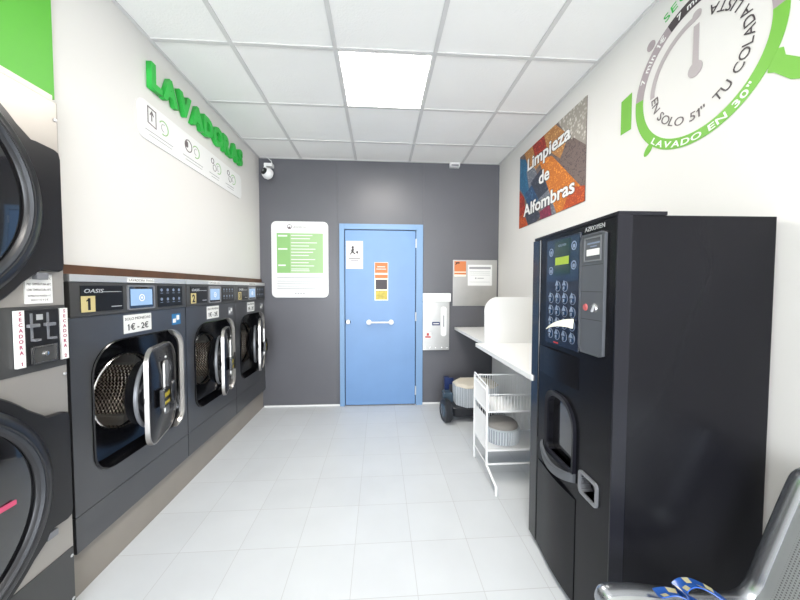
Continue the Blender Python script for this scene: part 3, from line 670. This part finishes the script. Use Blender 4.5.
ob('dial_lettering', 'ink', lambda b: arctext(b, 'TU COLADA LISTA', 0, 0, .222, D(295), D(435), .038, y=-.0005))
ob('outer_lettering', 'green', lambda b: arctext(b, 'SECADO EN 15"', 0, 0, .352, D(116), D(28), .036, True, y=-.0005))
def dial(b): band(b, 0, 0, .205, .229, D(181), D(92), y0, y1); prism(b, circ(.219*math.cos(D(90)), .219*math.sin(D(90))+.008, .020, 24), -.0016, 0)
ob('dial_arc', 'mauve2', dial)
def hand(b): prism(b, [(-.013, 0), (.013, 0), (.012, .185), (-.012, .185)], y0, y1); prism(b, circ(0, -.004, .032, 28), -.0017, 0)
ob('dial_hand', 'mauve2', hand)
ob('round_button', 'mauve', lambda b: (prism(b, circ(-.234, .268, .024, 24), -.0012, 0)))
ob('side_block', 'lime', lambda b: prism(b, [(-.424, -.088), (-.350, -.088), (-.350, .108), (-.424, .098)], y0, y1))
def stub(b):
    e = [(.018*math.cos(a), .036*math.sin(a)) for a in [2*PI*k/20 for k in range(20)]]; a = D(-42)
    prism(b, [(-.232+x*math.cos(a)-z*math.sin(a), -.250+x*math.sin(a)+z*math.cos(a)) for x, z in e], -.0012, 0)
ob('small_foot', 'lime', stub)
def crown(b):
    a = D(-33); f = lambda r, s: (r*math.cos(a)-s*math.sin(a), r*math.sin(a)+s*math.cos(a))
    prism(b, [(.270, -.120), (.308, -.137), (.314, -.167), (.35, -.200), (.405, -.238), (.38, -.288), (.331, -.260), (.285, -.208), (.265, -.197)], -.0012, 0)
ob('crown_block', 'lime', crown)

# ================================================================== VENDING MACHINE
VR = math.radians(1.5)
t = thing('vending_machine', 'tall black hot drinks vending machine against the right wall', 'vending machine', (.8128, 1.6205, 0), RR-VR)
VW = .570
b = NB(); box(b, .004, VW-.002, .050, .558, .02, 1.590, .003); obj('cabinet', b, 'charcoal', t)
b = NB(); box(b, 0, VW, 0, .17, 1.590, 1.603, .003); obj('top_cap', b, 'charcoal_edge', t)
b = NB()
for x in (.04, VW-.05):
    for y in (.07, .5): cyl(b, (x, y, 0), (x, y, .03), .02, 16)
obj('feet', b, 'rubber', t)
b = NB(); box(b, 0, VW-.004, 0, .046, .03, .50); box(b, 0, VW-.004, 0, .046, .90, 1.588); box(b, 0, .07, 0, .046, .50, .90); box(b, .52, VW-.004, 0, .046, .50, .90)
arch = rrect(.130, .340, .585, .850, [.02, .02, .105, .06]); ring(b, rectp(.07, .365, .50, .90), arch, 0, .046, .235, .70)
ret = rrect(.394, .494, .542, .612, .014); ring(b, rectp(.365, .52, .50, .90), ret, 0, .046, .445, .58)
vd = obj('door', b, 'charcoal', t)
b = NB(); box(b, VW-.0045, VW+.001, -.002, .048, .03, 1.590, .001); obj('door_edge', b, 'charcoal_edge', vd)
b = NB(); box(b, -.006, .045, -.004, .04, .03, 1.588, .004); obj('side_moulding', b, 'black_gloss', vd)
# slightly bowed glossy fascia that frames the keypad and runs to the floor
b = NB(); A = [k/12 for k in range(13)]
pf = [(.052+.31*k, -.003-.010*math.sin(PI*k)) for k in A]
for z0_, z1_ in ((.035, .475), (.93, 1.06)):
    b = NB(); loft(b, [[(x, y, z0_) for x, y in pf]+[(.362, 0, z0_), (.052, 0, z0_)], [(x, y, z1_) for x, y in pf]+[(.362, 0, z1_), (.052, 0, z1_)]], True, True)
    obj('fascia', b, 'charcoal', vd, True)
b = NB(); prism(b, rrect(.090, .366, 1.085, 1.568, .006), -.006, 0, bev=.002); kp = obj('keypad', b, 'key_navy', t)
b = NB(); box(b, .098, .358, -.0066, -.006, 1.375, 1.560); obj('blue_field', b, 'key_blue', kp)
b = NB(); prism(b, rrect(.168, .292, 1.405, 1.556, .004), -.0078, -.0066); obj('display_window', b, 'lcd_dark', kp)
b = NB(); box(b, .176, .286, -.0086, -.0078, 1.448, 1.482); obj('display', b, 'lcd', kp)
b = NB(); text(b, 'AZKOYEN', .23, 1.528, .010, -.0078, .0004, 'C'); obj('display_lettering', b, 'key_print', kp)
b = NB()
for x, z in ((.135, 1.51), (.135, 1.425), (.322, 1.52), (.322, 1.44)): ring(b, circ(x, z, .019, 20), circ(x, z, .014, 20), -.0072, -.0066, x, z, 20); prism(b, rrect(x-.008, x+.008, z-.009, z+.006, .004, 3), -.0072, -.0066)
obj('selection_print', b, 'key_print', kp)
pos = [(.198, 1.352), (.258, 1.352)]+[(.14+.0595*c_, z) for z in (1.298, 1.242, 1.188, 1.134) for c_ in range(4)]
for x, z in pos:
    b = NB(); lathe(b, [(.001, -.005), (.015, -.005), (.018, -.003), (.019, 0)], 'Y', (x, -.006, z), 18, True, True); bt = obj('key', b, 'key_blue', kp, True)
    b = NB(); ring(b, circ(x, z, .023, 18), circ(x, z, .0205, 18), -.0068, -.006, x, z, 18); prism(b, [(x-.014, z+.004), (x+.014, z+.004), (x+.004, z+.022), (x, z+.028), (x-.004, z+.022)], -.0116, -.011); box(b, x-.005, x+.005, -.0116, -.011, z-.013, z); obj('key_symbol', b, 'key_print', bt)
b = NB(); box(b, .17, .21, -.0066, -.006, 1.094, 1.100); obj('red_print', b, 'red', kp)
b = NB(); rings = []
for k in range(7):
    s = k/6; x = .352-.175*s; y = -.0185-.016*math.sin(s*2.2)-.012*s; z = 1.205-.045*s*s; wd = .050*(1-s*.85)
    rings.append([(x, y, z+wd*.3), (x-.004, y-.0006, z-wd*.5), (x-.004, y-.0016, z-wd*.5), (x, y-.0012, z+wd*.3)])
loft(b, rings, True, True); slip = tag(obj('paper_slip', b, 'paper_cream', None), 'cream paper slip stuck across the keys of the vending machine', 'paper slip'); slip.matrix_world = Matrix.Translation((.8128, 1.6205, 0)) @ Matrix.Rotation(RR-VR, 4, 'Z')
b = NB(); prism(b, rrect(.372, .516, 1.098, 1.545, .008), -.008, 0, bev=.002); cs = obj('coin_panel', b, 'grey_plastic', t)
b = NB(); ring(b, rrect(.368, .520, 1.094, 1.549, .01), rrect(.374, .514, 1.100, 1.543, .007), -.011, 0, .44, 1.32); obj('panel_rim', b, 'grey_plastic', cs)
b = NB()
for z in (1.43, 1.33, 1.225): box(b, .375, .513, -.0084, -.008, z, z+.002)
obj('panel_seam', b, 'black_ink', cs)
b = NB(); ring(b, rectp(.392, .500, 1.445, 1.535), rectp(.397, .495, 1.450, 1.530), -.011, -.008, .445, 1.49, 8); obj('card_reader_frame', b, 'grey_mid', cs)
b = NB(); box(b, .410, .488, -.0105, -.008, 1.466, 1.490); obj('coin_slot_label', b, 'paper', cs)
b = NB(); box(b, .41, .488, -.0086, -.008, 1.509, 1.515); box(b, .43, .47, -.0086, -.008, 1.498, 1.502); obj('panel_print', b, 'key_print', cs)
b = NB(); lathe(b, [(.001, -.004), (.012, -.004), (.014, 0)], 'Y', (.408, -.008, 1.271), 20, True, True); obj('red_button', b, mat('coral_button', rgb(226, 110, 110), .4), cs, True)
b = NB(); lathe(b, [(.012, -.006), (.016, -.006), (.018, 0)], 'Y', (.466, -.008, 1.270), 24, True, True); kl = obj('key_lock', b, 'chrome', cs, True)
b = NB(); box(b, -.003, .003, -.012, -.006, -.015, .015, .001); b.transform(Matrix.Translation((.466, -.006, 1.270)) @ Matrix.Rotation(.5, 4, 'Y')); obj('lock_tab', b, 'alu', kl)
b = NB(); text(b, 'AZKOYEN', .442, 1.562, .017, -.0005, .0015, 'C', bold=0, width=.125); obj('brand_lettering', b, 'alu', vd)
# cup compartment
A = angs(72); o1 = at(rrect(.112, .358, .566, .872, [.02, .02, .12, .07]), .235, .70, A); o2 = at(arch, .235, .70, A)
b = NB(); loft(b, [P3(o1, 0), P3(o1, -.014), P3(o2, -.010), P3(o2, .03)]); obj('window_frame', b, 'charcoal_edge', vd, True)
b = NB(); prism(b, o2, .022, .026); obj('window_pane', b, 'dark_glass', vd)
b = NB(); rings = []
for k in range(17):
    s = k/16; x = .080+.278*s; bow = math.sin(PI*s)**.6; y = -.010-.030*bow; z = .574-.030*math.sin(PI*s)-.012*s
    rings.append([(x, y+.010, z+.020), (x, y, z+.018), (x, y-.004, z), (x, y, z-.018), (x, y+.010, z-.020)])
loft(b, rings, True, True); obj('handle', b, 'grey_plastic', vd, True)
A = angs(48); o1 = at(rrect(.382, .506, .530, .624, .018), .445, .577, A); o2 = at(ret, .445, .577, A)
b = NB(); loft(b, [P3(o1, 0), P3(o1, -.008), P3(o2, -.008), P3(o2, .04)]); cr_ = obj('coin_return', b, 'grey_mid', vd, True)
b = NB(); prism(b, o2, .040, .044); obj('return_flap', b, 'black_plastic', cr_)
KX = [(-1, -1), (0, 0), (.09, .142), (.366, .408), (.372, .420), (.516, .551), (.57, .605), (2, 2.035)]
def remap(o):
    if o.type == 'MESH':
        for v in o.data.vertices:
            for (a, A1), (c, C1) in zip(KX, KX[1:]):
                if a <= v.co.x <= c: v.co.x = A1+(C1-A1)*(v.co.x-a)/(c-a); break
    for ch in o.children: remap(ch)
remap(t); remap(slip)

# ================================================================== FOLDING TABLES
def table(name, x0, y0, y1, z, label, zt=.030):
    t = thing(name, label, 'folding table', ((x0+XR)/2, (y0+y1)/2, z), 0, 'white wall tables')
    w2, d2 = (XR-x0)/2, (y1-y0)/2
    b = NB(); box(b, -w2, w2-.002, -d2, d2, -zt, 0, .003); obj('tabletop', b, 'white', t)
    for y in (-d2*.6, d2*.6):
        b = NB(); b2 = [(w2-.03, -zt), (w2-.03, -zt-.25), (w2-.055, -zt-.25), (-w2*.1, -zt-.02), (-w2*.1, -zt)]
        loft(b, [[(px, y-.012, pz) for px, pz in b2], [(px, y+.012, pz) for px, pz in b2]], True, True); b.transform(Matrix.Translation((-.066, 0, 0))); obj('bracket', b, 'white', t)
    return t
table('wall_table', .862, 2.600, 3.590, .895, 'white wall table at the grey back wall, behind the rounded divider')
table('wall_table', .800, 1.600, 2.585, .885, 'white wall table in front of the rounded divider, beside the vending machine')
b = NB(); prism(b, rrect(.872, XR-.002, .897, 1.283, [.004, .004, .004, .115], 10), 0, .020); b.transform(Matrix.Translation((0, 2.563, 0)))
tag(obj('table_divider', b, 'white'), 'white upright divider panel with a rounded corner standing between the wall tables', 'divider').location = (0, 0, -.0115)

# ================================================================== WIRE TROLLEY AND BINS
t = thing('wire_trolley', 'white wire trolley with two shelves under the near wall table', 'trolley', (.95, 2.27, 0))
x0, x1, ya_, yb_ = -.202, .30, -.14, .15; zt, z1_, z2_ = .662, .480, .205
b = NB(); tube(b, [(x0, ya_, zt), (x0, ya_, .106), (x0+.001, ya_-.182, .062), (x0, ya_-.185, .004)], .0085, seg=8)
obj('front_leg', b, 'wire', t)
b = NB(); tube(b, [(x1, ya_, zt), (x1, ya_, .106), (x1, ya_-.182, .062), (x1, ya_-.185, .004)], .0085); obj('front_leg', b, 'wire', t)
for x in (x0, x1): b = NB(); tube(b, [(x, yb_, zt), (x, yb_, .004)], .0085); obj('rear_leg', b, 'wire', t)
b = NB(); tube(b, [(x0, ya_, zt), (x0, yb_, zt+.02), (x0, yb_, zt-.02), (x0, ya_, zt-.04)], .006, True); tube(b, [(x0-.006, yb_, zt), (x1, yb_, zt)], .006); tube(b, [(x1, ya_, zt), (x1, yb_, zt)], .006); tube(b, [(x0, ya_, .108), (x1, ya_, .108)], .007); tube(b, [(x0, ya_, .108), (x0, yb_, .108)], .004)
obj('top_rail', b, 'wire', t)
for z, side in ((z1_, zt), (z2_, z1_-.03)):
    b = NB(); tube(b, [(x0, ya_, z), (x1, ya_, z), (x1, yb_, z), (x0, yb_, z)], .007, True)
    for k in range(26): x = x0+(x1-x0)*(k+.5)/26; tube(b, [(x, ya_, z), (x, yb_, z)], .0022, seg=5)
    for k in range(3): y = ya_+(yb_-ya_)*(k+.5)/3; tube(b, [(x0, y, z-.004), (x1, y, z-.004)], .003, seg=5)
    sh = obj('shelf', b, 'wire', t)
    b = NB(); box(b, x0+.006, x1-.006, ya_+.006, yb_-.006, z+.002, z+.006); obj('shelf_liner', b, 'matte_white', sh)
    b = NB()
    for k in range(18): y = ya_+(yb_-ya_)*(k+.5)/18; tube(b, [(x0, y, z), (x0, y, side-.01)], .0028, seg=5); tube(b, [(x1, y, z), (x1, y, side-.01)], .0028, seg=5)
    for k in range(27):
        x = x0+(x1-x0)*(k+.5)/27; tube(b, [(x, yb_, z), (x, yb_, side-.004)], .0026, seg=5)
        if side == zt: pass
    obj('side_wires', b, 'wire', t)
b = NB()
for k in range(22): x = x0+(x1-x0)*(k+.5)/22; tube(b, [(x, ya_, z1_), (x, ya_, zt-.06)], .0024, seg=5)
tube(b, [(x0, ya_, zt-.06), (x1, ya_, zt-.06)], .003, seg=6); obj('front_wires', b, 'wire', t)
def ribbed(bm, pts, z0, z1, c, taper=.97):
    # pts closed outline; ribs as in/out alternation
    dense = []
    for i in range(len(pts)):
        p, q = pts[i], pts[(i+1) % len(pts)]; L_ = math.hypot(q[0]-p[0], q[1]-p[1]); n = max(1, int(L_/.019))
        dx, dy = (q[0]-p[0])/L_, (q[1]-p[1])/L_
        for k in range(n):
            for s, o_ in ((.0, 0), (.12, .009), (.50, .009), (.7, 0)):
                f = (k+s)/n; dense.append((p[0]+(q[0]-p[0])*f+dy*o_, p[1]+(q[1]-p[1])*f-dx*o_))
    rg = lambda z, k: [(c[0]+(x-c[0])*k, c[1]+(y-c[1])*k, z) for x, y in dense]
    loft(bm, [rg(z0, taper), rg(z1, 1)], True, True); bm.faces.ensure_lookup_table()
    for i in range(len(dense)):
        if i % 4 == 3 or i % 4 == 2: bm.faces[i].material_index = 1  # groove faces get the painted shade colour
t = thing('ribbed_bin', 'small round grey ribbed bin on the lower shelf of the wire trolley', 'bin', (.915, 2.283, .2135))
b = NB(); pts = circ(0, 0, .118, 40); ribbed(b, pts, 0, .100, (0, 0)); obj('body', b, ['basket', 'groove_shade'], t)
b = NB(); lathe(b, [(.122, .098), (.124, .104), (.119, .110), (.112, .108)], 'Z', (0, 0, 0), 48); obj('rim', b, 'basket_grey', t, True)
b = NB(); lathe(b, [(.114, .102), (.110, .130), (.095, .144), (.04, .150), (.001, .150)], 'Z', (0, 0, 0), 40); obj('lining', b, 'taupe', t, True)
t = thing('laundry_basket', 'large white ribbed laundry basket with a beige lid, resting on the dark wheeled base', 'laundry basket', (.99, 3.19, .162))
oc = [(-.215, -.07), (-.135, -.16), (.135, -.16), (.215, -.07), (.215, .07), (.135, .16), (-.135, .16), (-.215, .07)]
b = NB(); ribbed(b, oc, 0, .190, (0, 0), .98); obj('body', b, ['basket', 'groove_shade'], t)
b = NB(); rg = lambda z, k: [(x*k, y*k, z) for x, y in oc]; loft(b, [rg(.190, 1.02), rg(.198, 1.02), rg(.216, .9), rg(.222, .5)], True, True); obj('lid', b, 'cloth', t)
t = thing('wheeled_base', 'low dark wheeled base with a blue post, beneath the large ribbed basket', 'dolly', (.93, 3.20, 0))
b = NB(); loft(b, [[(x, y, .055) for x, y in rr] for rr in [rrect(-.20, .24, -.13, .20, .05)]]+[[(x, y, .150) for x, y in rrect(-.23, .26, -.16, .22, .06)], [(x, y, .161) for x, y in rrect(-.22, .25, -.15, .21, .06)]], True, True); obj('deck', b, 'rubber', t, True)
for x, y in ((-.262, -.10), (.20, -.12), (-.19, .14), (.2, .14)):
    big = (x, y) == (-.262, -.10); r = .115 if big else .028; wd = .035 if big else .016
    b = NB(); lathe(b, [(r*.55, -wd), (r*.9, -wd), (r, -wd*.6), (r, wd*.6), (r*.9, wd), (r*.55, wd)], 'X', (x, y, r), 32, True, True); 
    if big: b.transform(Matrix.Translation((x, y, 0)) @ Matrix.Rotation(.16, 4, 'Z') @ Matrix.Translation((-x, -y, 0)))
    wh = obj('wheel', b, 'rubber', t, True)
    if big:
        b = NB(); lathe(b, [(.001, -wd-.006), (r*.35, -wd-.006), (r*.6, -wd+.001)], 'X', (x, y, r), 24, True); b.transform(Matrix.Translation((x, y, 0)) @ Matrix.Rotation(.16, 4, 'Z') @ Matrix.Translation((-x, -y, 0))); obj('hub', b, 'tyre_blue', wh, True)
b = NB(); box(b, -.225, -.175, .16, .22, .05, .375, .006); box(b, -.225, -.13, .155, .165, .30, .37, .003); obj('post', b, 'blue_plastic', t)
b = NB(); prism(b, rrect(-.27, -.17, .10, .26, .02), -.0, .10, bev=.004); obj('mudguard', b, 'tyre_blue', t)

# ================================================================== METAL BENCH
t = thing('metal_bench', 'perforated steel waiting bench seat in the front right corner, beside the vending machine', 'bench', (1.0, .647, 0))
key = [(.655, .405), (.653, .422), (.662, .443), (.69, .449), (.76, .444), (.87, .425), (.99, .408), (1.075, .398), (1.115, .410), (1.143, .440), (1.162, .485), (1.196, .570), (1.236, .668), (1.272, .752), (1.290, .775), (1.310, .782), (1.325, .770)]
def cr(P, n=6):
    out = []
    for i in range(len(P)-1):
        p0, p1, p2, p3 = P[max(i-1, 0)], P[i], P[i+1], P[min(i+2, len(P)-1)]
        for k in range(n):
            s = k/n; out.append(tuple(.5*((2*p1[j])+(-p0[j]+p2[j])*s+(2*p0[j]-5*p1[j]+4*p2[j]-p3[j])*s*s+(-p0[j]+3*p1[j]-3*p2[j]+p3[j])*s**3) for j in (0, 1)))
    return out+[P[-1]]
prof = [(x-1.0, z) for x, z in cr(key, 5)]
SY0, SY1 = -.29, .235     # world y .33 .. .855
b = NB(); ul = b.loops.layers.uv.new('UVMap'); s = [0]
for p, q in zip(prof, prof[1:]): s.append(s[-1]+math.hypot(q[0]-p[0], q[1]-p[1]))
cols = [[b.verts.new((x, y, z)) for x, z in prof] for y in (SY0+.012, SY1-.012)]
for i in range(len(prof)-1):
    f = b.faces.new((cols[0][i], cols[0][i+1], cols[1][i+1], cols[1][i]))
    for l, (u_, v_) in zip(f.loops, ((s[i], .02), (s[i+1], .02), (s[i+1], .51), (s[i], .51))): l[ul].uv = (u_, v_)
se = obj('seat_shell', b, 'perf', t, True); md = se.modifiers.new('sol', 'SOLIDIFY'); md.thickness = .003
for y, sg in ((SY0, -1), (SY1, 1)):      # rolled polished rim following the shell
    b = NB(); rings = []
    for i, (x, z) in enumerate(prof):
        p, q = prof[max(i-1, 0)], prof[min(i+1, len(prof)-1)]; tx, tz = q[0]-p[0], q[1]-p[1]; l = math.hypot(tx, tz); nx, nz = -tz/l, tx/l
        rings.append([(x+nx*a_, y-sg*o_, z+nz*a_) for o_, a_ in ((.040, .001), (.030, .006), (.014, .010), (.002, .007), (-.006, -.002), (-.008, -.030), (-.002, -.034), (.003, -.006), (.038, -.003))])
    loft(b, rings, True, True); obj('seat_rim', b, 'polished', t, True)
b = NB(); box(b, -.02, .05, -1.2, .20, .315, .365, .005); obj('beam', b, 'grey_plastic', t)
for y in (-.17, .12):
    b = NB(); tube(b, [(-.27, y, .40), (-.20, y, .372), (.0, y, .372), (.10, y, .375), (.15, y, .42), (.26, y, .70)], .012); obj('seat_support', b, 'chrome', t, True)
b = NB(); tube(b, [(-.30, -.05, .012), (-.25, -.05, .03), (-.02, -.05, .12), (.01, -.05, .32)], .018); tube(b, [(.30, -.05, .012), (.25, -.05, .03), (.04, -.05, .12), (.02, -.05, .32)], .018); obj('leg', b, 'chrome', t, True)
# crumpled packet on the seat
t = thing('plastic_packet', 'crumpled blue plastic packet with pale squares lying on the metal bench', 'plastic packet', (.90, .81, .437))
def strip(pts, w_, name='strip'):
    b = NB(); P = cr3(pts); rings = []; 
    for i, p in enumerate(P):
        q = P[min(i+1, len(P)-1)]; o_ = P[max(i-1, 0)]; tv = (Vector(q)-Vector(o_)).normalized(); sd = tv.cross(Vector((.25, .2, 1))).normalized(); nn = sd.cross(tv)
        c_ = Vector(p); rings.append([c_-sd*w_+nn*.002, c_-nn*.004, c_+sd*w_+nn*.003, c_+sd*w_+nn*.006, c_+nn*.001, c_-sd*w_+nn*.005])
    loft(b, rings, True, True)
    for f in b.faces: pass
    body = obj(name, b, 'bag_blue', t, True)
    b = NB()
    for i in range(1, len(P)-2, 3):
        r0, r1 = rings[i], rings[i+2]
        for ja, jb in (((3, 4), (4, 5))[(i//3) % 2],):
            a_, b_ = r0[ja].lerp(r0[jb], .1), r0[ja].lerp(r0[jb], .95); c2, d2 = r1[jb].lerp(r1[ja], .05), r1[jb].lerp(r1[ja], .9)
            up_ = Vector((0, 0, .0015)); up2 = Vector((0, -.0015, .0005))
            vs2 = [b.verts.new(v+up_+up2) for v in (a_, b_, c2, d2)]; b.faces.new(vs2)
    obj('pale_squares', b, 'bag_pale', body)
def cr3(P, n=6):
    out = []
    for i in range(len(P)-1):
        p0, p1, p2, p3 = P[max(i-1, 0)], P[i], P[i+1], P[min(i+2, len(P)-1)]
        for k in range(n):
            s = k/n; out.append(tuple(.5*((2*p1[j])+(-p0[j]+p2[j])*s+(2*p0[j]-5*p1[j]+4*p2[j]-p3[j])*s*s+(-p0[j]+3*p1[j]-3*p2[j]+p3[j])*s**3) for j in (0, 1, 2)))
    return out+[P[-1]]
strip([(-.10, .02, .022), (-.05, .01, .030), (0, -.04, .022), (.03, -.10, .008), (.05, -.18, .0)], .020, 'film_fold')
strip([(-.03, .0, .015), (-.04, .01, .045), (-.005, .01, .058), (.04, -.01, .045), (.075, -.05, .018), (.09, -.12, .0)], .022, 'film_fold')
strip([(-.02, -.08, .012), (.03, -.06, .024), (.09, -.04, .018), (.13, -.05, .0)], .022, 'film_fold')
